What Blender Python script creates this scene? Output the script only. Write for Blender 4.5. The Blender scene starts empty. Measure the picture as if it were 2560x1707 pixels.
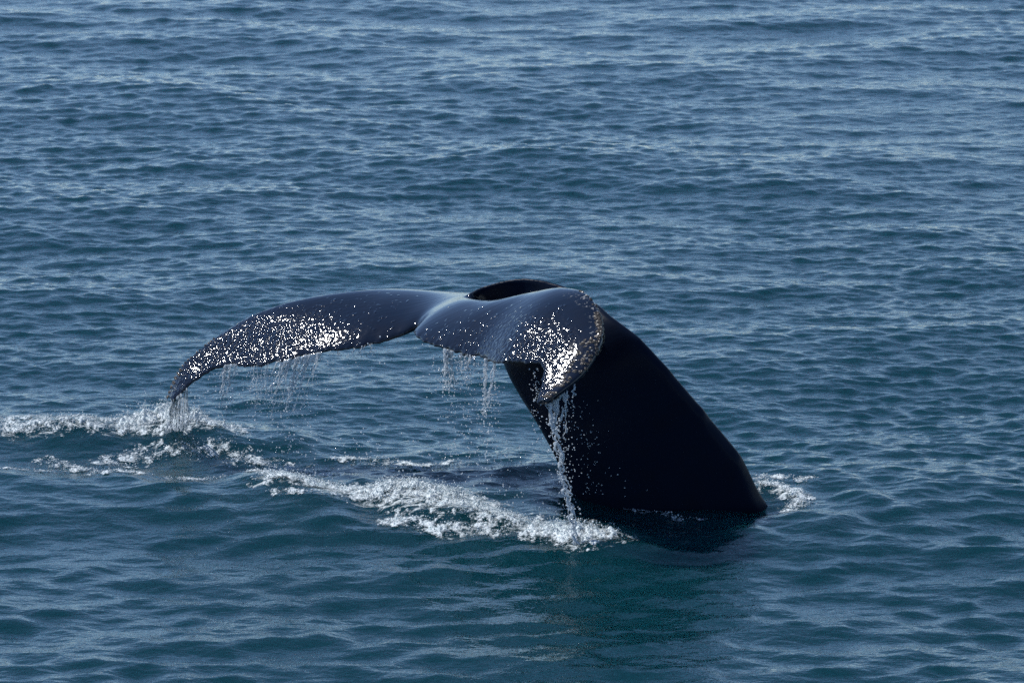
import bpy, math, random
import numpy as np
from mathutils import Vector

random.seed(7)
rng = np.random.default_rng(11)
scene = bpy.context.scene
COL = scene.collection

# ------------------------------------------------------------------ camera
CAM_H = 6.3
PITCH = math.radians(12.0)
HFOV = math.radians(12.75)
F_PX = 1280.0 / math.tan(HFOV / 2)

cd = bpy.data.cameras.new('camera')
cam = bpy.data.objects.new('camera', cd)
COL.objects.link(cam)
cam.location = (0, 0, CAM_H)
cam.rotation_euler = (math.pi / 2 - PITCH, 0, 0)
cd.sensor_width = 36
cd.lens = 18 / math.tan(HFOV / 2)
cd.clip_start = 0.5
cd.clip_end = 20000
cd.dof.use_dof = True
cd.dof.focus_distance = 26.0
cd.dof.aperture_fstop = 9.0
scene.camera = cam

# ------------------------------------------------------------------ light
SUN = Vector((-0.56, 0.29, 0.775)).normalized()      # direction towards the sun
SUN_EL = math.asin(SUN.z)
w = bpy.data.worlds.new('World')
scene.world = w
w.use_nodes = True
nt = w.node_tree
bg = nt.nodes['Background']
sky = nt.nodes.new('ShaderNodeTexSky')
sky.sky_type = 'NISHITA'
sky.sun_disc = False
sky.sun_elevation = SUN_EL
sky.sun_rotation = math.atan2(SUN.x, SUN.y)
sky.air_density = 0.66
sky.dust_density = 0.05
sky.ozone_density = 3.0
nt.links.new(sky.outputs[0], bg.inputs[0])
bg.inputs[1].default_value = 0.15
ld = bpy.data.lights.new('sun', 'SUN')
ld.energy = 5.0
ld.angle = math.radians(0.53)
ld.color = (1.0, 0.98, 0.95)
lo = bpy.data.objects.new('sun', ld)
COL.objects.link(lo)
lo.rotation_euler = (-SUN).to_track_quat('-Z', 'Y').to_euler()
lo.location = (-20, 40, 60)

scene.view_settings.view_transform = 'Standard'
scene.view_settings.look = 'None'
scene.view_settings.exposure = 0.12
scene.view_settings.gamma = 1.0
scene.view_settings.use_curve_mapping = False
cy = scene.cycles
cy.use_denoising = False
cy.caustics_reflective = False
cy.caustics_refractive = False
cy.sample_clamp_indirect = 4.0

# ------------------------------------------------------------------ helpers
def unp(px, py, Y):
    """point of the place seen at photo position px, py (2560 x 1707) at ground distance Y"""
    a = (np.asarray(px, float) - 1280) / F_PX
    b = (853.5 - np.asarray(py, float)) / F_PX
    dy = math.cos(PITCH) + b * math.sin(PITCH)
    dz = -math.sin(PITCH) + b * math.cos(PITCH)
    Y = np.asarray(Y, float)
    t = Y / dy
    return np.stack([a * t, np.broadcast_to(Y, np.shape(t)), CAM_H + dz * t], -1)

def gnd(px, py):
    b = (853.5 - np.asarray(py, float)) / F_PX
    dy = math.cos(PITCH) + b * math.sin(PITCH)
    dz = -math.sin(PITCH) + b * math.cos(PITCH)
    t = -CAM_H / dz
    a = (np.asarray(px, float) - 1280) / F_PX
    return np.stack([a * t, dy * t], -1)

def _hash(ix, iy, iz, seed):
    h = (ix * 374761393 + iy * 668265263 + iz * 2147483647 + seed * 1274126177) & 0xFFFFFFFF
    h = ((h ^ (h >> 13)) * 1274126177) & 0xFFFFFFFF
    h = ((h ^ (h >> 16)) * 2246822519) & 0xFFFFFFFF
    return ((h ^ (h >> 15)) & 0xFFFFFF) / float(0xFFFFFF)

def vnoise(p, seed=0):
    """value noise, p (n,3) -> [-1,1]"""
    p = np.asarray(p, float)
    i = np.floor(p).astype(np.int64)
    f = p - i
    f = f * f * f * (f * (f * 6 - 15) + 10)
    r = 0
    for dx in (0, 1):
        wx = f[:, 0] if dx else 1 - f[:, 0]
        for dy in (0, 1):
            wy = f[:, 1] if dy else 1 - f[:, 1]
            for dz in (0, 1):
                wz = f[:, 2] if dz else 1 - f[:, 2]
                r = r + wx * wy * wz * _hash(i[:, 0] + dx, i[:, 1] + dy, i[:, 2] + dz, seed)
    return r * 2 - 1

def fbm(p, octv=4, seed=0, gain=0.5):
    r, a, s = 0, 1.0, 0.0
    p = np.asarray(p, float)
    for k in range(octv):
        r = r + a * vnoise(p * (2.03 ** k) + 17.3 * k, seed + k)
        s += a
        a *= gain
    return r / s

def mesh_np(name, V, F, mat=None, smooth=True):
    """F: (n,3) or (n,4) int array"""
    V = np.asarray(V, np.float32)
    F = np.asarray(F, np.int32)
    me = bpy.data.meshes.new(name)
    n, k = F.shape
    me.vertices.add(len(V))
    me.vertices.foreach_set('co', V.ravel())
    me.loops.add(n * k)
    me.loops.foreach_set('vertex_index', F.ravel())
    me.polygons.add(n)
    me.polygons.foreach_set('loop_start', np.arange(0, n * k, k, dtype=np.int32))
    me.update(calc_edges=True)
    me.validate()
    if smooth:
        me.polygons.foreach_set('use_smooth', np.ones(len(me.polygons), bool))
    if mat:
        me.materials.append(mat)
    return me

def link(name, me, label=None, cat=None, group=None, kind=None, parent=None):
    o = bpy.data.objects.new(name, me)
    COL.objects.link(o)
    if label: o['label'] = label
    if cat: o['category'] = cat
    if group: o['group'] = group
    if kind: o['kind'] = kind
    if parent: o.parent = parent
    return o

def attr(me, name, vals):
    a = me.attributes.new(name, 'FLOAT', 'POINT')
    a.data.foreach_set('value', np.asarray(vals, np.float32))

def interp(uk, P, u):
    """smooth (Catmull-Rom on uneven knots) interpolation of P (k,d) at u"""
    uk = np.asarray(uk, float); P = np.asarray(P, float); u = np.asarray(u, float)
    m = np.zeros_like(P)
    d = np.diff(P, axis=0) / np.diff(uk)[:, None]
    h = np.diff(uk)[:, None]
    m[1:-1] = (d[:-1] * h[1:] + d[1:] * h[:-1]) / (h[1:] + h[:-1])
    m[0], m[-1] = d[0], d[-1]
    i = np.clip(np.searchsorted(uk, u, side='right') - 1, 0, len(uk) - 2)
    hh = (uk[i + 1] - uk[i])
    t = ((u - uk[i]) / hh)[:, None]
    hh = hh[:, None]
    return ((2 * t**3 - 3 * t**2 + 1) * P[i] + (t**3 - 2 * t**2 + t) * hh * m[i]
            + (-2 * t**3 + 3 * t**2) * P[i + 1] + (t**3 - t**2) * hh * m[i + 1])

class NT:
    def __init__(s, name):
        s.m = bpy.data.materials.new(name)
        s.m.use_nodes = True
        s.t = s.m.node_tree
        s.p = s.t.nodes['Principled BSDF']
        s.out = s.t.nodes['Material Output']
    def n(s, typ, **kw):
        nd = s.t.nodes.new(typ)
        for k, v in kw.items():
            if k.startswith('i_'):
                key = k[2:]
                nd.inputs[int(key) if key.isdigit() else key.replace('_', ' ')].default_value = v
            else:
                setattr(nd, k, v)
        return nd
    def l(s, a, b):
        s.t.links.new(a, b)
    def math(s, op, a, b=None, clamp=False):
        nd = s.n('ShaderNodeMath', operation=op, use_clamp=clamp)
        for k, v in enumerate((a, b)):
            if v is None: continue
            if isinstance(v, (int, float)): nd.inputs[k].default_value = v
            else: s.l(v, nd.inputs[k])
        return nd.outputs[0]
    def ramp(s, x, a, b):
        nd = s.n('ShaderNodeMapRange', interpolation_type='SMOOTHSTEP')
        nd.inputs['From Min'].default_value = a
        nd.inputs['From Max'].default_value = b
        s.l(x, nd.inputs['Value'])
        return nd.outputs['Result']

# ------------------------------------------------------------------ water surface
N_W = 260
lam = np.exp(rng.uniform(math.log(0.06), math.log(6.0), N_W))
lam.sort()
kk = 2 * np.pi / lam
ang = rng.normal(0, 0.52, N_W) + math.radians(-96)
ang = np.where(lam < 0.6, ang + rng.normal(0, 0.35, N_W), ang)
ph = rng.uniform(0, 2 * np.pi, N_W)
# each octave carries about the same slope; longest waves a little lower
slope_rms = 0.17
sl = np.full(N_W, 1.0)
sl *= np.interp(np.log(lam), np.log([.06, .12, .26, .5, 3.0]), [.9, 1.15, .95, .45, .36])
sl *= slope_rms * math.sqrt(2) / math.sqrt((sl**2).sum())
amp = sl / kk
kx, ky = kk * np.cos(ang), kk * np.sin(ang)

# disturbances left by the whale (ground coordinates)
def seg_dist(P, pts):
    """distance and arc parameter to a polyline"""
    best = np.full(len(P), 1e9)
    for a, b in zip(pts[:-1], pts[1:]):
        ab = b - a
        t = np.clip(((P - a) @ ab) / (ab @ ab), 0, 1)
        d = np.hypot(*(P - a - t[:, None] * ab).T)
        best = np.minimum(best, d)
    return best

RIDGES = [  # px polyline, height, width (m)
    ([(-80, 1080), (150, 1092), (330, 1090), (430, 1085), (540, 1098), (640, 1116)], 0.07, 0.34),
    ([(640, 1228), (860, 1252), (1050, 1275), (1200, 1310), (1340, 1345), (1490, 1372)], 0.06, 0.32),
    ([(1890, 1335), (1990, 1312), (2080, 1280), (2160, 1262)], 0.032, 0.13),
    ([(1540, 1345), (1720, 1372), (1930, 1350), (2110, 1312), (2240, 1290)], 0.026, 0.15),
    ([(-50, 1210), (200, 1215), (420, 1225), (560, 1250), (800, 1300)], 0.03, 0.34),
]
RIDGES = [(gnd(*np.array(p).T), h, wd) for p, h, wd in RIDGES]
BODY_C = gnd(1665, 1262)

def local_h(P):
    z = np.zeros(len(P))
    for pts, h, wd in RIDGES:
        d = seg_dist(P, pts)
        z += h * np.exp(-(d / wd) ** 2) * (1 + 0.35 * np.sin(P[:, 0] * 9.1 + P[:, 1] * 4.0))
    q = P - BODY_C
    r = np.hypot(q[:, 0] / 1.15, q[:, 1] / 1.15)
    z += 0.011 * np.cos((r - 0.62) * 2 * np.pi / 0.34) * np.exp(-np.abs(r - 0.75) / 0.55)
    g = P - gnd(1790, 1290)
    z -= 0.022 * np.exp(-(g[:, 0] / .7) ** 2 - (g[:, 1] / .8) ** 2)
    return z

def water(x, y, spacing=None):
    """surface point for rest position x, y"""
    x = np.asarray(x, np.float32); y = np.asarray(y, np.float32)
    z = np.zeros_like(x); dx = np.zeros_like(x); dy = np.zeros_like(x)
    pat = np.clip(1.0 + 0.5 * fbm(np.stack([x * 0.33, y * 0.16, x * 0], -1), 3, 5), 0.3, 1.8).astype(np.float32)
    # the whale's wake has smoothed the smallest ripples on the near side
    fore = np.clip((26.6 - y) / 2.2, 0, 1) * np.clip((y - 12) / 6, 0, 1)
    fore = (fore * fore * (3 - 2 * fore)).astype(np.float32)
    for i in range(N_W):
        a = np.float32(amp[i])
        if spacing is not None:
            a = a * np.clip((lam[i] / spacing - 1.7) / 1.6, 0, 1).astype(np.float32)
        if lam[i] < 0.7:
            a = a * pat
        if lam[i] < 0.7:
            a = a * (1 + fore * np.float32(-0.45 if lam[i] < 0.22 else 0.55))
        th = np.float32(kx[i]) * x + np.float32(ky[i]) * y + np.float32(ph[i])
        z += a * np.cos(th)
        s = a * np.sin(th) * 0.6
        dx -= s * np.float32(kx[i] / kk[i])
        dy -= s * np.float32(ky[i] / kk[i])
    near = (np.abs(x) < 6) & (y > 20) & (y < 32)
    P = np.stack([x, y], -1).astype(float)
    if near.any():
        lz = np.zeros(len(x))
        lz[near] = local_h(P[near])
        z = z + lz
    return np.stack([x + dx, y + dy, z], -1)

def graded(lo, hi, fine, far_lo, far_hi, g=1.16):
    a = list(np.arange(lo, hi, fine))
    s, v = fine, a[-1]
    while v < far_hi:
        s *= g; v += s; a.append(v)
    s, v = fine, a[0]
    b = []
    while v > far_lo:
        s *= g; v -= s; b.append(v)
    return np.array(b[::-1] + a)

gx = graded(-7.2, 7.2, 0.022, -6000, 6000)
yr = [20.3]
while yr[-1] < 49:
    yr.append(yr[-1] + 0.022 * max(1.0, (yr[-1] / 27.0) ** 1.6))
gy = yr
s, v = gy[-1] - gy[-2], gy[-1]
while v < 9000:
    s *= 1.16; v += s; gy.append(v)
s, v, b = 0.03, gy[0], []
while v > -3000:
    s *= 1.2; v -= s; b.append(v)
gy = np.array(b[::-1] + gy)
X, Y = np.meshgrid(gx, gy)
SX = np.gradient(gx)[None, :].repeat(len(gy), 0)
SY = np.gradient(gy)[:, None].repeat(len(gx), 1)
SP = np.maximum(SX, SY)
WV = water(X.ravel(), Y.ravel(), SP.ravel().astype(np.float32))
nx, ny = len(gx), len(gy)
idx = np.arange(nx * ny).reshape(ny, nx)
WF = np.stack([idx[:-1, :-1], idx[:-1, 1:], idx[1:, 1:], idx[1:, :-1]], -1).reshape(-1, 4)

def water_material():
    m = NT('sea_water')
    p = m.p
    p.inputs['Base Color'].default_value = (0.0022, 0.025, 0.034, 1)
    p.inputs['Roughness'].default_value = 0.05
    p.inputs['IOR'].default_value = 1.333
    p.subsurface_method = 'BURLEY'
    p.inputs['Subsurface Weight'].default_value = 1.0
    p.inputs['Subsurface Radius'].default_value = (0.35, 0.9, 1.0)
    p.inputs['Subsurface Scale'].default_value = 0.8
    g = m.n('ShaderNodeNewGeometry')
    mp = m.n('ShaderNodeMapping')
    mp.inputs['Scale'].default_value = (1.0, 1.5, 1.0)
    m.l(g.outputs['Position'], mp.inputs['Vector'])
    n1 = m.n('ShaderNodeTexNoise', i_Scale=14.0, i_Detail=3.0, i_Roughness=0.6)
    m.l(mp.outputs[0], n1.inputs['Vector'])
    b = m.n('ShaderNodeBump', i_Strength=0.6, i_Distance=0.012)
    m.l(n1.outputs[0], b.inputs['Height'])
    m.l(b.outputs[0], p.inputs['Normal'])
    # thin foam film carried by the water
    fa = m.n('ShaderNodeAttribute', attribute_name='foam')
    n2 = m.n('ShaderNodeTexNoise', i_Scale=7.0, i_Detail=6.0, i_Roughness=0.65, i_Distortion=1.2)
    m.l(mp.outputs[0], n2.inputs['Vector'])
    k = m.math('ADD', fa.outputs['Fac'], m.math('MULTIPLY', m.math('SUBTRACT', n2.outputs[0], 0.5), 1.5))
    fac = m.ramp(k, 0.48, 0.72)
    fac = m.math('MULTIPLY', fac, m.ramp(fa.outputs['Fac'], 0.04, 0.2))
    df = m.n('ShaderNodeBsdfPrincipled')
    df.inputs['Base Color'].default_value = (0.62, 0.68, 0.70, 1)
    df.inputs['Roughness'].default_value = 0.5
    b2 = m.n('ShaderNodeBump', i_Strength=0.6, i_Distance=0.03)
    m.l(n2.outputs[0], b2.inputs['Height'])
    m.l(b2.outputs[0], df.inputs['Normal'])
    mx = m.n('ShaderNodeMixShader')
    m.l(m.math('MULTIPLY', fac, 0.8), mx.inputs[0])
    m.l(p.outputs[0], mx.inputs[1])
    m.l(df.outputs[0], mx.inputs[2])
    m.l(mx.outputs[0], m.out.inputs['Surface'])
    return m.m

# ------------------------------------------------------------------ whale
UK = [-1, -.965, -.91, -.83, -.7, -.55, -.4, -.25, -.12, 0, .12, .3, .45, .6, .72, .83, .9, .95, 1]
L_ = [(421, 992, 26.92), (446, 930, 26.90), (504, 872, 26.84), (588, 814, 26.77), (686, 770, 26.67), (780, 748, 26.57),
      (890, 734, 26.47), (992, 730, 26.40), (1110, 737, 26.30), (1205, 745, 26.05),
      (1190, 754, 25.74), (1262, 758, 25.48), (1344, 737, 25.30), (1421, 726, 25.12), (1475, 742, 24.92), (1506, 806, 24.75),
      (1500, 866, 24.62), (1456, 938, 24.50), (1368, 1003, 24.40)]
M_ = [(427, 998, 26.90), (460, 946, 26.84), (508, 904, 26.74), (572, 864, 26.60), (652, 838, 26.46), (748, 812, 26.30),
      (852, 796, 26.16), (950, 785, 26.05), (1050, 782, 25.96), (1112, 773, 25.88),
      (1114, 792, 25.62), (1180, 806, 25.34), (1265, 800, 25.14), (1348, 796, 24.88), (1402, 812, 24.72), (1440, 848, 24.58),
      (1440, 886, 24.49), (1410, 942, 24.42), (1352, 1006, 24.38)]
T_ = [(432, 1005, 26.88), (470, 966, 26.80), (512, 934, 26.64), (566, 914, 26.43), (628, 917, 26.22), (708, 902, 26.01),
      (808, 881, 25.87), (905, 867, 25.78), (992, 843, 25.72), (1047, 815, 25.72),
      (1035, 835, 25.48), (1107, 872, 25.20), (1190, 893, 24.98), (1255, 908, 24.76), (1310, 906, 24.62), (1352, 916, 24.52),
      (1361, 932, 24.46), (1352, 955, 24.40), (1340, 1010, 24.36)]
TH = [.012, .022, .034, .05, .08, .10, .115, .115, .115, .12, .12, .13, .12, .11, .09, .07, .055, .042, .022]
_u = np.array(UK)
_dy = -0.42 * np.clip((-_u - .2) / .8, 0, 1) - 0.28 * np.clip((-_u - .8) / .2, 0, 1) - 0.115 * np.clip((_u - .7) / .3, 0, 1)
for _q in (L_, M_, T_):
    for _k in range(len(_q)):
        _q[_k] = (_q[_k][0], _q[_k][1], _q[_k][2] + _dy[_k])
for _q, _fl, _fr in (
        (L_, (.009, .006, 0, -.028, -.042, -.047, -.036), (-.041, -.057, -.086, -.113, -.100, -.072)),
        (M_, (-.043, -.007, .020, .025, .019, .038, .027), (-.019, .005, .028, .039, .025, -.003)),
        (T_, (-.059, -.046, .018, .041, .040, .085, .059), (-.102, -.060, -.002, .033, .069, .018))):
    for _k, _v in list(enumerate(_fl)) + [(13 + _i, _x) for _i, _x in enumerate(_fr)]:
        _q[_k] = (_q[_k][0], _q[_k][1], _q[_k][2] + _v)
Lp = unp(*np.array(L_, float).T); Mp = unp(*np.array(M_, float).T); Tp = unp(*np.array(T_, float).T)
NU, NV = 300, 48
uu = np.linspace(-1, 1, NU)
Lu, Mu, Tu = interp(UK, Lp, uu), interp(UK, Mp, uu), interp(UK, Tp, uu)
Thu = interp(UK, np.array(TH)[:, None], uu)[:, 0]
# ragged trailing edge
jag = 0.009 * vnoise(np.stack([uu * 27, uu * 0, uu * 0], -1), 3) + 0.010 * vnoise(np.stack([uu * 81, uu * 0, uu * 0], -1), 4)
jag *= np.clip(np.abs(uu) / 0.1, 0.2, 1) * np.clip((1 - np.abs(uu)) / 0.06, 0, 1)
JAG = (Tu - Mu)
JAG = JAG / (np.linalg.norm(JAG, axis=1)[:, None] + 1e-9) * jag[:, None]
vv = 0.5 - 0.5 * np.cos(np.linspace(0, np.pi, NV))

def fluke_mid(v):
    v = np.asarray(v)[None, :, None]
    a, b, c = Lu[:, None], Mu[:, None], Tu[:, None]
    # quadratic through L, M, T at v = 0, .45, 1
    s = 0.45
    return (a * (v - s) * (v - 1) / (s) + b * v * (v - 1) / (s * (s - 1)) + c * v * (v - s) / (1 - s))

MID = fluke_mid(vv)
du = np.gradient(MID, axis=0); dv = np.gradient(MID, axis=1)
NRM = np.cross(du, dv)
MID = MID + JAG[:, None] * (vv ** 10)[None, :, None]
NRM /= np.linalg.norm(NRM, axis=2)[..., None] + 1e-12
if NRM[NU // 3, NV // 2, 2] < 0: NRM = -NRM
prof = (0.2969 * np.sqrt(vv) - 0.126 * vv - 0.3516 * vv**2 + 0.2843 * vv**3 - 0.1036 * vv**4) / 0.10
half = 0.5 * Thu[:, None] * prof[None, :]
edge = 0.008 * np.sqrt(np.clip(np.minimum(vv / 0.02, 1), 0, 1)) * np.sqrt(np.clip((1 - vv) / 0.02, 0.0, 1))
half = half + edge[None, :]
TOP = MID + NRM * (half * 0.8)[..., None]
BOT = MID - NRM * (half * 1.2)[..., None]

def grid_faces(n, m, off=0, flip=False):
    i = np.arange(n * m).reshape(n, m) + off
    f = np.stack([i[:-1, :-1], i[1:, :-1], i[1:, 1:], i[:-1, 1:]], -1).reshape(-1, 4)
    return f[:, ::-1] if flip else f

WVt, WFc = [], []
off = 0
nv_ = NU * NV
V = np.concatenate([TOP.reshape(-1, 3), BOT.reshape(-1, 3)])
F = [grid_faces(NU, NV, 0), grid_faces(NU, NV, nv_, True)]
ti = np.arange(nv_).reshape(NU, NV)
def strip(a, b):
    return np.stack([a[:-1], b[:-1], b[1:], a[1:]], -1)
F += [strip(ti[:, 0], ti[:, 0] + nv_), strip(ti[:, -1] + nv_, ti[:, -1]),
      strip(ti[0, :] + nv_, ti[0, :]), strip(ti[-1, :], ti[-1, :] + nv_)]
WVt.append(V); WFc.append(np.concatenate(F)); off += len(V)

# tail stock: dorsal and ventral outline with half width
ST = [  # dorsal px,py,Y   ventral px,py,Y   half width
    ((2190, 1620, 25.40), (1500, 1600, 25.90), .44),
    ((2030, 1430, 25.26), (1462, 1400, 25.74), .43),
    ((1904, 1260, 25.12), (1438, 1204, 25.62), .40),
    ((1851, 1156, 25.05), (1418, 1140, 25.53), .35),
    ((1770, 1052, 25.00), (1388, 1088, 25.45), .30),
    ((1697, 962, 24.96), (1345, 1022, 25.39), .26),
    ((1610, 862, 24.97), (1304, 966, 25.40), .22),
    ((1530, 792, 25.08), (1275, 920, 25.50), .175),
    ((1440, 728, 25.42), (1250, 880, 25.82), .12),
    ((1325, 697, 25.62), (1216, 845, 26.02), .075),
    ((1222, 713, 25.74), (1165, 822, 26.02), .055),
    ((1156, 746, 25.79), (1118, 812, 25.94), .05),
    ((1112, 780, 25.80), (1085, 808, 25.82), .035),
]
sk = np.arange(len(ST), dtype=float)
Dp = unp(*np.array([a[0] for a in ST], float).T)
Vp = unp(*np.array([a[1] for a in ST], float).T)
Wd = np.array([a[2] for a in ST])[:, None]
NS, NA = 110, 72
st = np.linspace(0, len(ST) - 1, NS)
Ds, Vs, Ws = interp(sk, Dp, st), interp(sk, Vp, st), interp(sk, Wd, st)[:, 0]
Cs = (Ds + Vs) / 2
ax = np.gradient(Cs, axis=0)
up = Ds - Vs
lat = np.cross(ax, up)
lat /= np.linalg.norm(lat, axis=1)[:, None]
al = np.linspace(0, 2 * np.pi, NA, endpoint=False)
ca, sa = np.cos(al), np.sin(al)
# slightly keeled towards the back ridge
wmod = 1.0 - 0.74 * np.clip((ca + 0.25) / 1.25, 0, 1) ** 1.3
RING = Cs[:, None] + (up / 2)[:, None] * ca[None, :, None] + lat[:, None] * (Ws[:, None] * (np.sign(sa) * np.abs(sa) ** (0.45 + 0.3 * np.clip(-ca, 0, 1)) * wmod)[None])[..., None]
# knuckles of the back ridge
kn = np.zeros(NS)
for c0, h0 in ((7.35, .014), (6.2, .012), (5.35, .012), (4.2, .018), (3.1, .015)):
    kn += 0.5 * h0 * np.exp(-((st - c0) / 0.16) ** 2)
upn = up / np.linalg.norm(up, axis=1)[:, None]
RING = RING + upn[:, None] * (kn[:, None] * np.clip(ca, 0, 1)[None] ** 30)[..., None]
V = np.concatenate([RING.reshape(-1, 3), Cs[:1], Cs[-1:]])
i = np.arange(NS * NA).reshape(NS, NA) + off
j = np.roll(i, -1, axis=1)
F = [np.stack([i[:-1], i[1:], j[1:], j[:-1]], -1).reshape(-1, 4)]
c0, c1 = off + NS * NA, off + NS * NA + 1
F.append(np.stack([i[0], j[0], np.full(NA, c0), np.full(NA, c0)], -1))
F.append(np.stack([j[-1], i[-1], np.full(NA, c1), np.full(NA, c1)], -1))
WVt.append(V); WFc.append(np.concatenate(F))

def build_whale_mesh():
    import bmesh
    V = np.concatenate(WVt); F = np.concatenate(WFc)
    bm = bmesh.new()
    vs = [bm.verts.new(p) for p in V]
    for f in F:
        q = list(dict.fromkeys(int(k) for k in f))
        if len(q) >= 3:
            try: bm.faces.new([vs[k] for k in q])
            except ValueError: pass
    bmesh.ops.remove_doubles(bm, verts=bm.verts, dist=1e-5)
    bmesh.ops.recalc_face_normals(bm, faces=bm.faces)
    me = bpy.data.meshes.new('whale_source')
    bm.to_mesh(me); bm.free()
    o = bpy.data.objects.new('whale_source', me)
    COL.objects.link(o)
    r = o.modifiers.new('r', 'REMESH'); r.mode = 'VOXEL'; r.voxel_size = 0.0085
    s = o.modifiers.new('s', 'SMOOTH'); s.factor = 0.5; s.iterations = 9
    dg = bpy.context.evaluated_depsgraph_get()
    res = bpy.data.meshes.new_from_object(o.evaluated_get(dg))
    bpy.data.objects.remove(o)
    bpy.data.meshes.remove(me)
    return res

def skin_material():
    m = NT('wet_whale_skin')
    p = m.p
    g = m.n('ShaderNodeNewGeometry')
    pos = g.outputs['Position']
    # broad grey scuffs and pale scars
    n0 = m.n('ShaderNodeTexNoise', i_Scale=6.0, i_Detail=6.0, i_Roughness=0.7)
    m.l(pos, n0.inputs['Vector'])
    mixc = m.n('ShaderNodeMix', data_type='RGBA')
    mixc.inputs['A'].default_value = (0.0050, 0.0095, 0.0215, 1)
    mixc.inputs['B'].default_value = (0.0065, 0.0095, 0.019, 1)
    m.l(m.ramp(n0.outputs[0], 0.4, 0.7), mixc.inputs['Factor'])
    sc = m.n('ShaderNodeAttribute', attribute_name='scar')
    n5 = m.n('ShaderNodeTexNoise', i_Scale=42.0, i_Detail=4.0, i_Roughness=0.7)
    m.l(pos, n5.inputs['Vector'])
    sm = m.math('MULTIPLY', sc.outputs['Fac'], m.ramp(n5.outputs[0], 0.56, 0.66))
    mix2 = m.n('ShaderNodeMix', data_type='RGBA')
    m.l(sm, mix2.inputs['Factor'])
    m.l(mixc.outputs['Result'], mix2.inputs['A'])
    mix2.inputs['B'].default_value = (0.33, 0.34, 0.34, 1)
    m.l(mix2.outputs['Result'], p.inputs['Base Color'])
    p.inputs['IOR'].default_value = 1.44
    # beads and runnels of water: low domes, some missing
    wet = m.n('ShaderNodeAttribute', attribute_name='wet')
    fl = m.n('ShaderNodeAttribute', attribute_name='blade')
    rg = m.n('ShaderNodeMapRange')
    rg.inputs['To Min'].default_value = 0.30
    rg.inputs['To Max'].default_value = 0.055
    m.l(fl.outputs['Fac'], rg.inputs['Value'])
    m.l(rg.outputs['Result'], p.inputs['Roughness'])
    sp = m.n('ShaderNodeMapRange')
    sp.inputs['To Min'].default_value = 0.04
    sp.inputs['To Max'].default_value = 0.5
    m.l(fl.outputs['Fac'], sp.inputs['Value'])
    m.l(sp.outputs['Result'], p.inputs['Specular IOR Level'])
    vo = m.n('ShaderNodeTexVoronoi', feature='F1', i_Scale=46.0, i_Randomness=1.0)
    nd = m.n('ShaderNodeTexNoise', i_Scale=14.0, i_Detail=2.0)
    m.l(pos, nd.inputs['Vector'])
    va = m.n('ShaderNodeVectorMath', operation='MULTIPLY_ADD')
    m.l(nd.outputs['Color'], va.inputs[0])
    va.inputs[1].default_value = (0.07, 0.07, 0.07)
    m.l(pos, va.inputs[2])
    m.l(va.outputs[0], vo.inputs['Vector'])
    dome = m.ramp(vo.outputs['Distance'], 0.62, 0.08)
    sepc = m.n('ShaderNodeSeparateColor')
    m.l(vo.outputs['Color'], sepc.inputs[0])
    keep = m.math('GREATER_THAN', wet.outputs['Fac'], sepc.outputs[0])
    h1 = m.math('MULTIPLY', m.math('MULTIPLY', dome, keep), 2.6)
    n3 = m.n('ShaderNodeTexNoise', i_Scale=50.0, i_Detail=0.0, i_Roughness=0.5)
    m.l(pos, n3.inputs['Vector'])
    fa = m.n('ShaderNodeAttribute', attribute_name='film')
    film = m.math('MULTIPLY', n3.outputs[0], m.math('MULTIPLY', fa.outputs['Fac'], 4.0))
    h = m.math('ADD', h1, film)
    b = m.n('ShaderNodeBump', i_Strength=1.0, i_Distance=0.0010)
    m.l(h, b.inputs['Height'])
    n4 = m.n('ShaderNodeTexNoise', i_Scale=5.0, i_Detail=4.0, i_Roughness=0.6)
    mp = m.n('ShaderNodeMapping')
    mp.inputs['Rotation'].default_value = (0, 0, math.radians(38))
    mp.inputs['Scale'].default_value = (1, 7, 1)
    m.l(pos, mp.inputs['Vector']); m.l(mp.outputs[0], n4.inputs['Vector'])
    b2 = m.n('ShaderNodeBump', i_Strength=0.25, i_Distance=0.006)
    m.l(n4.outputs[0], b2.inputs['Height'])
    m.l(b2.outputs[0], b.inputs['Normal'])
    m.l(b.outputs[0], p.inputs['Normal'])
    return m.m

def project(P):
    x = P[:, 0]; y = P[:, 1]; z = P[:, 2] - CAM_H
    fwd = y * math.cos(PITCH) - z * math.sin(PITCH)
    upv = y * math.sin(PITCH) + z * math.cos(PITCH)
    return 1280 + F_PX * x / fwd, 853.5 - F_PX * upv / fwd

wme = build_whale_mesh()
nvw = len(wme.vertices)
co = np.empty(nvw * 3, np.float32); wme.vertices.foreach_get('co', co); co = co.reshape(-1, 3)
# nearest fluke station for every vertex (coarse) -> span u and chord v
Gs = MID[::4, ::3].reshape(-1, 3)
gu = np.repeat(uu[::4], len(vv[::3])); gvv = np.tile(vv[::3], len(uu[::4]))
vu = np.zeros(nvw); vvv = np.zeros(nvw); vd = np.zeros(nvw)
for a in range(0, nvw, 4000):
    d = ((co[a:a + 4000, None] - Gs[None].astype(np.float32)) ** 2).sum(2)
    k = d.argmin(1)
    vu[a:a + 4000] = gu[k]; vvv[a:a + 4000] = gvv[k]; vd[a:a + 4000] = np.sqrt(d.min(1))
onf = np.clip((0.16 - vd) / 0.04, 0, 1)
wetL = np.clip((-vu - 0.12) / 0.55, 0, 1) * np.clip((vvv - 0.05 + 1.3 * np.clip(-vu - .55, 0, 1)) / 0.7, 0, 1)
wetR = np.clip((vu - 0.1) / 0.75, 0, 1) * np.clip((vvv - 0.25) / 0.55, 0, 1)
wet = onf * np.clip(np.maximum(wetL * 1.15, wetR * 1.2), 0, 1)
attr(wme, 'wet', wet)
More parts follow.
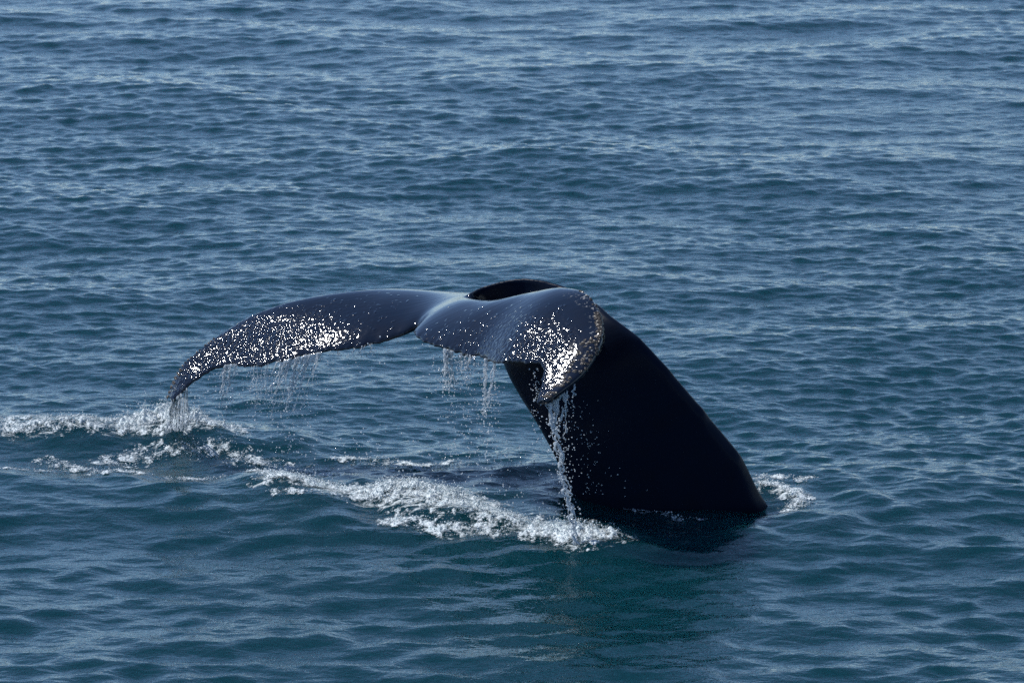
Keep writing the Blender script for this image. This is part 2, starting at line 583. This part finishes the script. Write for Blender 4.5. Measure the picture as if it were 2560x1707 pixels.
tipz = np.clip((vu - .82) / .05, 0, 1) * np.clip((.985 - vu) / .02, 0, 1) * np.clip((vvv - .35) / .15, 0, 1)
rimz = np.clip((vvv - .7) / .2, 0, 1) * np.clip((-vu - .25) / .15, 0, 1)
film = np.maximum(wet ** 1.5, .8 * rimz * onf)
calm = np.clip(np.maximum((vvv - .68) / .2, (-vu - .84) / .06), 0, 1)
film = film * np.where(vu < 0, 2.0 - 1.1 * calm, 1.6)
attr(wme, 'film', film * (1 - .78 * tipz))
attr(wme, 'blade', np.clip((0.14 - vd) / 0.05, 0, 1) * (1 - np.clip((.03 - vvv) / .02, 0, 1) * np.clip((vd - .045) / .02, 0, 1)))
scar = onf * (np.clip((vu - 0.62) / 0.12, 0, 1) * np.clip((0.22 - vvv) / 0.1, 0, 1) * np.clip((0.95 - vu) / 0.05, 0, 1))
attr(wme, 'scar', scar)
wme.materials.append(skin_material())
wme.polygons.foreach_set('use_smooth', np.ones(len(wme.polygons), bool))
whale = link('whale', wme, 'dark wet humpback whale tail raised from the sea with drooping flukes', 'whale')

# barnacles along the front edges of both flukes
def barnacle_mesh(mat, seed):
    r = random.Random(seed)
    n = 8
    V, F = [], []
    for (rad, z) in ((1.0, -0.15), (0.86, 0.35), (0.52, 0.8), (0.34, 0.72), (0.22, 0.3)):
        for k in range(n):
            q = rad * (1 + r.uniform(-.16, .16) + (0.1 if k % 2 else -0.05))
            V.append((q * math.cos(k * 2 * math.pi / n), q * math.sin(k * 2 * math.pi / n), z * (1 + r.uniform(-.12, .12))))
    for a in range(4):
        for k in range(n):
            F.append((a * n + k, a * n + (k + 1) % n, (a + 1) * n + (k + 1) % n, (a + 1) * n + k))
    me = bpy.data.meshes.new('barnacle')
    me.from_pydata(V, [], F + [tuple(range(4 * n, 5 * n))])
    me.materials.append(mat)
    return me

def barnacle_material():
    m = NT('barnacle_shell')
    g = m.n('ShaderNodeNewGeometry')
    oi = m.n('ShaderNodeObjectInfo')
    n0 = m.n('ShaderNodeTexNoise', i_Scale=90.0, i_Detail=4.0)
    m.l(g.outputs['Position'], n0.inputs['Vector'])
    mx = m.n('ShaderNodeMix', data_type='RGBA')
    mx.inputs['A'].default_value = (0.02, 0.015, 0.011, 1)
    mx.inputs['B'].default_value = (0.15, 0.12, 0.09, 1)
    m.l(m.math('MULTIPLY', n0.outputs[0], m.math('ADD', oi.outputs['Random'], 0.25)), mx.inputs['Factor'])
    m.l(mx.outputs['Result'], m.p.inputs['Base Color'])
    m.p.inputs['Roughness'].default_value = 0.3
    return m.m

bmat = barnacle_material()
bmeshes = [barnacle_mesh(bmat, s) for s in range(5)]
def edge_frame(u, vpos, side=1):
    a = min(NU - 1, max(0, int(round((u + 1) / 2 * (NU - 1)))))
    b = int(np.argmin(np.abs(vv - vpos)))
    P = TOP[a, b] if side > 0 else BOT[a, b]
    n = NRM[a, b] * side
    out = MID[a, 0] - MID[a, 6]
    out = out / np.linalg.norm(out)
    w_ = max(0.0, 1 - vpos / 0.06)
    n = n + out * w_ * 1.3
    return P, n / np.linalg.norm(n)
spots = []
for _ in range(236):
    u = random.uniform(0.80, 0.998)
    spots.append((u, random.uniform(0, 1) ** 1.2 * (0.40 if u > .88 else .1), 1 if random.random() < .75 else -1, random.uniform(.007, .016)))
for _ in range(14):
    spots.append((random.uniform(0.66, 0.8), random.uniform(0, .05), 1, random.uniform(.006, .010)))
for _ in range(40):
    u = -random.uniform(0.955, 0.998)
    spots.append((u, random.uniform(0, .22), 1, random.uniform(.006, .013)))
for _ in range(22):
    spots.append((-random.uniform(0.88, 0.96), random.uniform(0, .05), 1, random.uniform(.005, .009)))
for u, v_, sd, r_ in spots:
    P, n = edge_frame(u, v_, sd)
    o = link('barnacle', random.choice(bmeshes), parent=whale)
    o.location = Vector(P) - Vector(n) * r_ * 0.25
    q = Vector(n).to_track_quat('Z', 'Y')
    o.rotation_euler = q.to_euler()
    o.scale = (r_, r_, r_ * random.uniform(.5, .8))

# ------------------------------------------------------------------ foam
def gline(*pts):
    return gnd(*np.array(pts, float).T)
# (polyline, half width m, strength, lump height m)
FOAM_LEFT = [
    (gline((-60, 1082), (60, 1092), (180, 1094), (300, 1094), (400, 1092), (470, 1096), (560, 1098)), .16, .80, .055),
    (gline((330, 1088), (430, 1080), (480, 1090)), .16, 1.1, .15),
    (gline((-30, 1062), (90, 1064)), .10, .85, .01),
    (gline((195, 1074), (262, 1075)), .06, .8, .01),
    (gline((115, 1145), (175, 1165), (240, 1180)), .10, .56, .03),
    (gline((170, 1176), (330, 1182), (360, 1195)), .08, .56, .03),
    (gline((280, 1155), (350, 1135), (440, 1130), (540, 1138)), .15, .60, .02),
    (gline((20, 1175), (120, 1178)), .07, .55, .01),
    (gline((230, 1195), (275, 1190)), .04, .62, .02),
    (gline((420, 1210), (500, 1206), (545, 1212)), .07, .62, .03),
    (gline((545, 1132), (600, 1155), (680, 1170), (765, 1178)), .12, .62, .03),
    (gline((640, 1200), (700, 1215), (790, 1228)), .13, .66, .03),
]
FOAM_MID = [
    (gline((690, 1236), (800, 1243), (900, 1250), (1000, 1256), (1090, 1266)), .14, .95, .05),
    (gline((990, 1262), (1060, 1268), (1130, 1285)), .26, 1.05, .09),
    (gline((1130, 1290), (1220, 1312), (1300, 1332), (1400, 1350), (1478, 1366)), .20, .88, .06),
    (gline((985, 1318), (1060, 1326), (1140, 1340), (1250, 1350)), .10, .78, .04),
    (gline((1390, 1352), (1440, 1360), (1490, 1368)), .13, 1.0, .09),
    (gline((690, 1266), (790, 1272), (870, 1272)), .06, .6, .01),
    (gline((760, 1190), (880, 1196)), .06, .52, .02),
]
FOAM_BACK = [
    (gline((870, 1152), (960, 1165), (1060, 1180), (1110, 1172)), .13, .60, .012),
    (gline((1070, 1178), (1130, 1163)), .05, .6, .01),
]
FOAM_BODY = [
    (gline((1895, 1205), (1960, 1202), (2010, 1207)), .07, .62, .03),
    (gline((1908, 1222), (1938, 1225)), .08, .82, .04),
    (gline((1930, 1232), (1975, 1242), (2005, 1262), (1965, 1285)), .09, .74, .035),
    (gline((1420, 1226), (1465, 1238), (1512, 1254)), .12, .85, .07),
    (gline((1512, 1260), (1620, 1286), (1745, 1306)), .05, .40, .02),
]
def foam_field(P, lines):
    f = np.zeros(len(P)); h = np.zeros(len(P))
    for pts, wd, s_, lump in lines:
        d = seg_dist(P, pts)
        e = s_ * np.exp(-(d / wd) ** 2 * 1.15)
        f = np.maximum(f, e)
        h = np.maximum(h, lump * np.exp(-(d / wd) ** 2 * 1.2))
    return f, h

def foam_material():
    m = NT('sea_froth')
    g = m.n('ShaderNodeNewGeometry')
    n0 = m.n('ShaderNodeTexNoise', i_Scale=75.0, i_Detail=5.0, i_Roughness=0.7)
    m.l(g.outputs['Position'], n0.inputs['Vector'])
    mx = m.n('ShaderNodeMix', data_type='RGBA')
    mx.inputs['A'].default_value = (0.30, 0.40, 0.43, 1)
    mx.inputs['B'].default_value = (0.68, 0.72, 0.74, 1)
    m.l(m.ramp(n0.outputs[0], 0.35, 0.6), mx.inputs['Factor'])
    m.l(mx.outputs['Result'], m.p.inputs['Base Color'])
    m.p.inputs['Roughness'].default_value = 0.4
    m.p.inputs['IOR'].default_value = 1.25
    b = m.n('ShaderNodeBump', i_Strength=0.4, i_Distance=0.007)
    m.l(n0.outputs[0], b.inputs['Height'])
    m.l(b.outputs[0], m.p.inputs['Normal'])
    # froth thins out to single bubbles at its rim
    cv = m.n('ShaderNodeAttribute', attribute_name='cover')
    k = m.math('ADD', cv.outputs['Fac'], m.math('MULTIPLY', m.math('SUBTRACT', n0.outputs[0], 0.5), 2.6))
    al = m.math('MULTIPLY', m.ramp(k, 0.0, 1.05), 0.95)
    tr = m.n('ShaderNodeBsdfTransparent')
    ms = m.n('ShaderNodeMixShader')
    m.l(al, ms.inputs[0]); m.l(tr.outputs[0], ms.inputs[1]); m.l(m.p.outputs[0], ms.inputs[2])
    m.l(ms.outputs[0], m.out.inputs['Surface'])
    return m.m

def drop_material():
    m = NT('falling_water')
    p = m.p
    p.inputs['Base Color'].default_value = (0.93, 0.96, 1.0, 1)
    p.inputs['Roughness'].default_value = 0.08
    p.inputs['IOR'].default_value = 1.333
    p.inputs['Transmission Weight'].default_value = 1.0
    d = m.n('ShaderNodeBsdfTranslucent')
    d.inputs['Color'].default_value = (0.84, 0.90, 0.95, 1)
    d2 = m.n('ShaderNodeBsdfDiffuse')
    d2.inputs['Color'].default_value = (0.84, 0.90, 0.95, 1)
    a = m.n('ShaderNodeMixShader'); a.inputs[0].default_value = 0.5
    m.l(d.outputs[0], a.inputs[1]); m.l(d2.outputs[0], a.inputs[2])
    mx = m.n('ShaderNodeMixShader'); mx.inputs[0].default_value = 0.66
    m.l(p.outputs[0], mx.inputs[1]); m.l(a.outputs[0], mx.inputs[2])
    m.l(mx.outputs[0], m.out.inputs['Surface'])
    return m.m

FM, DM = foam_material(), drop_material()

# unit icosahedron
t_ = (1 + 5 ** .5) / 2
ICO_V = np.array([(-1, t_, 0), (1, t_, 0), (-1, -t_, 0), (1, -t_, 0), (0, -1, t_), (0, 1, t_), (0, -1, -t_), (0, 1, -t_),
                  (t_, 0, -1), (t_, 0, 1), (-t_, 0, -1), (-t_, 0, 1)], float) / math.sqrt(1 + t_ * t_)
ICO_F = np.array([(0, 11, 5), (0, 5, 1), (0, 1, 7), (0, 7, 10), (0, 10, 11), (1, 5, 9), (5, 11, 4), (11, 10, 2), (10, 7, 6), (7, 1, 8),
                  (3, 9, 4), (3, 4, 2), (3, 2, 6), (3, 6, 8), (3, 8, 9), (4, 9, 5), (2, 4, 11), (6, 2, 10), (8, 6, 7), (9, 8, 1)])
def blobs(C, R, squash=None):
    n = len(C)
    S = R[:, None] * np.ones((1, 3)) if squash is None else R[:, None] * squash
    V = C[:, None] + ICO_V[None] * S[:, None] * (1 + rng.uniform(-.12, .12, (n, 12, 1)))
    F = ICO_F[None] + (np.arange(n) * 12)[:, None, None]
    return V.reshape(-1, 3), F.reshape(-1, 3)

def froth(name, lines, label, step=0.0052, specks=2500):
    allp = np.concatenate([l[0] for l in lines])
    m_ = 0.45
    x = np.arange(allp[:, 0].min() - m_, allp[:, 0].max() + m_, step)
    y = np.arange(allp[:, 1].min() - m_, allp[:, 1].max() + m_, step * 1.7)
    Xg, Yg = np.meshgrid(x, y)
    P = np.stack([Xg.ravel(), Yg.ravel()], -1)
    f, h = foam_field(P, lines)
    act = f > 0.12
    nz = np.full(len(P), -1.0)
    q = np.concatenate([P[act] * (20, 12), np.zeros((act.sum(), 1))], 1)
    nz[act] = fbm(q, 6, 21, 0.72)
    cov = (f + 1.6 * nz - .46) * 1.6
    keep = cov > -0.3
    W = water(P[:, 0], P[:, 1])
    bil = np.zeros(len(P))
    q2 = np.concatenate([P[act] * (22, 17), np.zeros((act.sum(), 1))], 1)
    bil[act] = np.clip(np.abs(fbm(q2, 4, 31, 0.55)) * 1.3 + 0.2 + 0.5 * nz[act], 0.0, 1.2)
    bil *= 0.32 * np.clip(cov, 0, 1)
    W[:, 2] += 0.004 + h * bil + 0.006 * np.clip(f, 0, 1)
    ii = np.arange(len(P)).reshape(Yg.shape)
    Fq = np.stack([ii[:-1, :-1], ii[:-1, 1:], ii[1:, 1:], ii[1:, :-1]], -1).reshape(-1, 4)
    Fq = Fq[keep[Fq].sum(1) >= 3]
    used = np.unique(Fq)
    rm = np.full(len(P), -1); rm[used] = np.arange(len(used))
    V1, F1 = W[used], rm[Fq]
    # loose froth beads
    pr = np.where(act, np.clip(f - 0.22, 0, 1) ** 1.3 * np.clip(0.75 + nz, 0.02, 2), 0)
    k = rng.choice(len(P), specks, p=pr / pr.sum())
    C = W[k] + rng.normal(0, .008, (specks, 3)) * (1, 1, 0)
    C[:, 2] += rng.exponential(.35, specks) * np.maximum(h[k], .012) * 0.4
    R = 0.0013 + rng.exponential(.0012, specks); R = np.minimum(R, .006)
    V2, F2 = blobs(C, R)
    tri = np.concatenate([F1[:, [0, 1, 2]], F1[:, [0, 2, 3]]])
    me = mesh_np(name, np.concatenate([V1, V2]), np.concatenate([tri, F2 + len(V1)]), FM)
    attr(me, 'cover', np.concatenate([np.clip(cov[used], -.5, 1.3), np.full(len(V2), 1.5)]))
    return link(name, me, label, 'foam', None, 'stuff')

froth('sea_foam', FOAM_LEFT, 'white churned foam bank under the left fluke tip', specks=6500)
froth('sea_foam', FOAM_MID, 'long diagonal band of white froth in front of the tail', specks=6500)
froth('sea_foam', FOAM_BACK, 'thin pale foam lace on the water behind the froth band', specks=500)
froth('sea_foam', FOAM_BODY, 'small froth ring where the tail stock meets the water', specks=1300)

# sea surface (after foam lines are known)
near = (np.abs(WV[:, 0]) < 5) & (WV[:, 1] > 21) & (WV[:, 1] < 31)
ff = np.zeros(len(WV))
ff[near] = foam_field(WV[near, :2].astype(float), [(a, b * 1.7, c * .85, d) for a, b, c, d in FOAM_LEFT + FOAM_MID + FOAM_BACK + FOAM_BODY])[0]
sme = mesh_np('sea_water', WV, WF, water_material())
attr(sme, 'foam', np.clip(ff, 0, 1) * 0.75)
link('sea_water', sme, 'rippled dark blue sea', None, None, 'structure')

# ------------------------------------------------------------------ falling water
def tube(path, rad, n=6):
    path = np.asarray(path); k = len(path)
    tg = np.gradient(path, axis=0); tg /= np.linalg.norm(tg, axis=1)[:, None] + 1e-9
    ref = np.array([0.31, 0.9, 0.3])
    a = np.cross(tg, ref); a /= np.linalg.norm(a, axis=1)[:, None]
    b = np.cross(tg, a)
    th = np.linspace(0, 2 * np.pi, n, endpoint=False)
    V = path[:, None] + rad[:, None, None] * (a[:, None] * np.cos(th)[None, :, None] + b[:, None] * np.sin(th)[None, :, None])
    i = np.arange(k * n).reshape(k, n); j = np.roll(i, -1, 1)
    F = np.stack([i[:-1], j[:-1], j[1:], i[1:]], -1).reshape(-1, 4)
    F = np.concatenate([F[:, [0, 1, 2]], F[:, [0, 2, 3]]])
    caps = [(0, q + 1, q) for q in range(1, n - 1)] + [((k - 1) * n, (k - 1) * n + q, (k - 1) * n + q + 1) for q in range(1, n - 1)]
    return V.reshape(-1, 3), np.concatenate([F, np.array(caps)])

class Bag:
    """the pieces of one stream: curtains, threads, and its loose drops"""
    def __init__(s): s.curtain, s.thread, s.drops = [], [], []
    def build(s, root):
        o = Vector(root.location)
        for nm in ('curtain', 'thread'):
            for V, F in getattr(s, nm):
                link(nm, mesh_np(nm, V - np.array(o), F, DM), parent=root)
        if s.drops:
            off, Vs_, Fs_ = 0, [], []
            for V, F in s.drops:
                Vs_.append(V - np.array(o)); Fs_.append(F + off); off += len(V)
            link('droplets', mesh_np('droplets', np.concatenate(Vs_), np.concatenate(Fs_), DM), kind='stuff', parent=root)

def strand(bag, p0, p1, Y, r, wig=2.5, bead=0.5, n=26, drops=8, Y1=None):
    """a thin wobbling thread of water between two photo points at distance Y, breaking into drops"""
    t = np.linspace(0, 1, n)
    sd = rng.uniform(0, 1000)
    wx = fbm(np.stack([t * 6 + sd, t * 0, t * 0], -1), 4, 77, .6) * wig * 2.2 * (0.2 + t)
    px = p0[0] + (p1[0] - p0[0]) * t + wx
    py = p0[1] + (p1[1] - p0[1]) * t
    Yv = Y + ((Y1 if Y1 is not None else Y) - Y) * t + 0.02 * vnoise(np.stack([t * 3 + sd, t * 0 + 4, t * 0], -1), 6)
    path = unp(px, py, Yv)
    rad = r * (1 - 0.55 * t) * (1 + bead * vnoise(np.stack([t * 13 + sd, t * 0, t * 0], -1), 8))
    rad = np.maximum(rad, r * .2); rad[0] *= .6; rad[-1] *= .4
    bag.thread.append(tube(path, rad))
    if drops:
        L = (p1[1] - p0[1])
        dy = rng.exponential(0.45, drops) * L * .8
        q = unp(p1[0] + rng.normal(0, wig * 1.4, drops), p1[1] + dy - L * .25, Yv[-1] + rng.normal(0, .03, drops))
        bag.drops.append(blobs(q, r * rng.uniform(.45, 1.0, drops), np.stack([np.ones(drops), np.ones(drops), rng.uniform(1, 1.9, drops)], -1)))

def sheet(bag, xs, y0, y1, Y, holes=0.1, slant=0.0, n=22, seed=1, back=0.0):
    """ragged thin curtain: a slab with a front and a back"""
    m_ = len(xs)
    t = np.linspace(0, 1, n)
    PX, T = np.meshgrid(xs, t)
    Y0 = np.interp(PX.ravel(), xs, y0); Yb = np.interp(PX.ravel(), xs, y1)
    Yd = np.interp(PX.ravel(), xs, Y)
    tt = T.ravel()
    Yd = Yd + back * tt
    px = PX.ravel() + slant * tt + 3 * fbm(np.stack([PX.ravel() * .06, tt * 3, tt * 0], -1), 2, seed)
    py = Y0 + (Yb - Y0) * tt
    bump = 0.012 * fbm(np.stack([PX.ravel() * .12, tt * 2.5, tt * 0], -1), 3, seed + 3)
    A = unp(px, py, Yd + bump); B = unp(px, py, Yd + bump + 0.006)
    keep = (fbm(np.stack([PX.ravel() * .10, tt * 2.2, tt * 0 + 9], -1), 3, seed + 7) + 0.55 - 0.95 * tt) > holes
    ii = np.arange(len(px)).reshape(n, m_)
    Fq = np.stack([ii[:-1, :-1], ii[:-1, 1:], ii[1:, 1:], ii[1:, :-1]], -1).reshape(-1, 4)
    Fq = Fq[keep[Fq].all(1)]
    if not len(Fq): return
    N = len(px)
    # side walls along the rim
    e = np.concatenate([Fq[:, [0, 1]], Fq[:, [1, 2]], Fq[:, [2, 3]], Fq[:, [3, 0]]])
    key = {}
    for a_, b_ in e: key[(int(a_), int(b_))] = 1
    rim = np.array([k_ for k_ in key if (k_[1], k_[0]) not in key])
    wall = np.stack([rim[:, 1], rim[:, 0], rim[:, 0] + N, rim[:, 1] + N], -1)
    Q = np.concatenate([Fq, Fq[:, ::-1] + N, wall])
    T3 = np.concatenate([Q[:, [0, 1, 2]], Q[:, [0, 2, 3]]])
    used = np.unique(T3); rm = np.full(2 * N, -1); rm[used] = np.arange(len(used))
    bag.curtain.append((np.concatenate([A, B])[used], rm[T3]))

# trailing edge lookup by photo column
tpx, tpy = project(Tu)
def edge_at(px, right=False):
    s_ = (uu > 0.02) & (uu < 0.86) if right else (uu < -0.02)
    k = np.flatnonzero(s_)[np.argmin(np.abs(tpx[s_] - px))]
    return tpy[k], Tu[k, 1]

GRP = 'water streaming off the flukes'
def stream(label, fn):
    b_ = Bag(); fn(b_)
    allv = np.concatenate([v for v, f in b_.curtain + b_.thread])
    r_ = link('water_stream', None, label, 'water stream', GRP)
    r_.location = (*allv[:, :2].mean(0), allv[:, 2].min())
    b_.build(r_)

def left_tip(b_):
    for k in range(30):
        x = rng.uniform(428, 470)
        strand(b_, (x, np.interp(x, [428, 470], [1004, 968])), (449 + (x - 449) * rng.uniform(1.1, 2.0) - 3, 1088), 26.15 + rng.normal(0, .04), rng.uniform(.0025, .0052), 3.5, .8, 40, 4, 26.75)
stream('glassy curtain of water pouring off the left fluke tip into foam', left_tip)

def drip_group(x0, x1, n, ln, r, right=False, slant=0, sheet_=None, drops=9):
    def fn(b_):
        if sheet_:
            xs = np.linspace(x0, x1, 46)
            e = [edge_at(x, right) for x in xs]
            y0 = np.array([q[0] for q in e]) - 2
            sheet(b_, xs, y0, y0 + sheet_, np.array([q[1] for q in e]), holes=0.02, slant=slant, seed=int(x0))
        for k in range(n):
            x = rng.uniform(x0, x1)
            y, Yd = edge_at(x, right)
            L = ln * rng.uniform(.5, 1.25)
            strand(b_, (x, y - 3), (x + slant * L / ln + rng.normal(0, 4), y + L), Yd, r * rng.uniform(.6, 1.25), 4.0, .8, 26, drops)
    return fn
stream('short twin threads of water below the left fluke, nearest its tip', drip_group(560, 596, 8, 80, .0048, slant=-14, sheet_=34))
stream('broken drips under the left fluke between the tip threads and wide curtain', drip_group(618, 672, 8, 85, .003, drops=16))
stream('wide ragged water curtain hanging below the middle of the left fluke', drip_group(690, 805, 13, 120, .0048, slant=-34, sheet_=80, drops=14))
stream('few fine drips under the left fluke towards the notch', drip_group(835, 935, 6, 20, .0028, drops=5))
stream('white double thread of water under the right fluke beside the notch', drip_group(1110, 1132, 6, 75, .006, True, 3, 30, 10))
stream('short slanting splash below the middle of the right fluke', drip_group(1150, 1190, 7, 38, .0045, True, -12, 22, 12))
def mid_right(b_):
    for x0, xe in ((1213, 1209), (1216, 1214), (1234, 1217), (1238, 1220)):
        y, Yd = edge_at(x0, True)
        strand(b_, (x0, y - 3), (xe, 1025 + rng.uniform(-20, 30)), Yd, .005, 5, .95, 40, 16)
stream('long beaded thread falling from the right fluke edge to the waves', mid_right)

def tip_long(b_):
    kx_ = [1372, 1380, 1386, 1393, 1400, 1408, 1416, 1424, 1434, 1442]
    ky_ = [1000, 1030, 1075, 1115, 1150, 1185, 1220, 1262, 1310, 1362]
    for k in range(4):
        n = 110
        t = np.linspace(0, 1, n)
        py = 1000 + 362 * t
        sd = rng.uniform(0, 1000)
        px = np.interp(py, ky_, kx_) + fbm(np.stack([t * 13 + sd, t * 0, t * 0], -1), 4, 5, .65) * 22
        Yv = np.interp(t, [0, 1], [24.26, 24.15]) + 0.03 * vnoise(np.stack([t * 6 + sd, t * 0 + 2, t * 0], -1), 6)
        rad = .0042 * (1 + 1.0 * vnoise(np.stack([t * 34 + sd, t * 0, t * 0], -1), 8)) * np.interp(t, [0, .1, .6, 1], [.8, 1, .9, 1.1])
        b_.thread.append(tube(unp(px, py, Yv), np.maximum(rad, .002)))
    n = 170
    py = rng.uniform(1040, 1350, n)
    q = unp(np.interp(py, ky_, kx_) + rng.normal(0, 14, n), py, 24.16 + rng.normal(0, .05, n))
    b_.drops.append(blobs(q, rng.uniform(.002, .006, n)))
stream('tall braided stream falling from the right fluke tip before the tail', tip_long)

def tip_side(b_):
    xs = np.linspace(1368, 1412, 36)
    sheet(b_, xs, np.interp(xs, [1368, 1412], [1000, 976]), np.interp(xs, [1368, 1390, 1412], [1050, 1075, 1015]), np.full(36, 24.27), holes=-.1, slant=6, seed=9)
    for x0, y0, x1, y1 in ((1372, 1003, 1388, 1060), (1384, 996, 1390, 1075), (1395, 990, 1386, 1060), (1418, 975, 1412, 1030), (1416, 978, 1411, 1090), (1437, 960, 1432, 990)):
        strand(b_, (x0, y0), (x1, y1), 24.28, .0052, 4, .7, 30, 10)
    n = 90
    py = 990 + rng.uniform(0, 1, n) * 200
    q = unp(1416 + (py - 990) * .05 + rng.normal(0, 1, n) * (4 + (py - 990) * .09), py, 24.32 + rng.normal(0, .05, n))
    b_.drops.append(blobs(q, rng.uniform(.0018, .0042, n)))
stream('frayed veil of water under the barnacled right fluke edge', tip_side)

# loose drops in the air
C, R = [], []
def cloud(n, x0, x1, right, reach, yspread=.06, rmax=.0042):
    for _ in range(n):
        x = rng.uniform(x0, x1)
        y, Yd = edge_at(x, right)
        py = y + 6 + abs(rng.normal(0, 1)) * reach
        p = unp(x + rng.normal(0, 5), py, Yd + rng.normal(0, yspread))
        if p[2] < 0.03: continue
        C.append(p); R.append(rng.uniform(.0014, rmax))
cloud(330, 545, 830, False, 90)
cloud(150, 600, 800, False, 150)
cloud(60, 480, 560, False, 60)
cloud(60, 830, 980, False, 40)
cloud(260, 1080, 1260, True, 110)
cloud(220, 1120, 1240, True, 190, .12)
cloud(90, 1330, 1352, True, 120)
cloud(200, 700, 1250, True, 260, .2)
for xc in (572, 588, 640, 655, 690, 742, 752, 770, 792, 1118, 1170, 1212, 1236):
    for _ in range(34):
        y, Yd = edge_at(xc, xc > 1000)
        d = abs(rng.normal(0, 1)) * 85
        C.append(unp(xc + rng.normal(0, 3 + d * .035) - (d * .12 if xc < 900 else 0), y + 8 + d, Yd + rng.normal(0, .03)))
        R.append(rng.uniform(.0018, .0046))
for _ in range(95):      # spray in front of the shaded tail stock
    py = rng.uniform(1000, 1240)
    C.append(unp(1430 + (py - 1000) * .12 + abs(rng.normal(0, 1)) * (20 + (py - 1000) * .16), py, 24.75)); R.append(rng.uniform(.0014, .0036))
# drops bouncing off the water between the two foam banks
P = np.stack([rng.uniform(560, 1440, 1500), rng.uniform(1095, 1330, 1500)], -1)
okm = (P[:, 1] > 1090 + (P[:, 0] - 560) * 0.07) & (P[:, 1] < 1190 + (P[:, 0] - 560) * 0.17)
gp = gnd(P[okm, 0], P[okm, 1])
dn = fbm(np.concatenate([gp * (2.4, 1.6), np.zeros((len(gp), 1))], 1), 3, 55) + rng.normal(0, .25, len(gp))
gp = gp[dn > 0.0]
wp = water(gp[:, 0], gp[:, 1])
wp[:, 2] += 0.004 + rng.exponential(.03, len(wp))
C = np.concatenate([np.array(C), wp]); R = np.concatenate([np.array(R), rng.uniform(.0016, .0052, len(wp))])
V2, F2 = blobs(C, R, np.stack([np.ones(len(R)), np.ones(len(R)), rng.uniform(.9, 1.6, len(R))], -1))
link('water_droplets', mesh_np('water_droplets', V2, F2, DM), 'loose drops of spray falling from the flukes', 'spray', None, 'stuff')
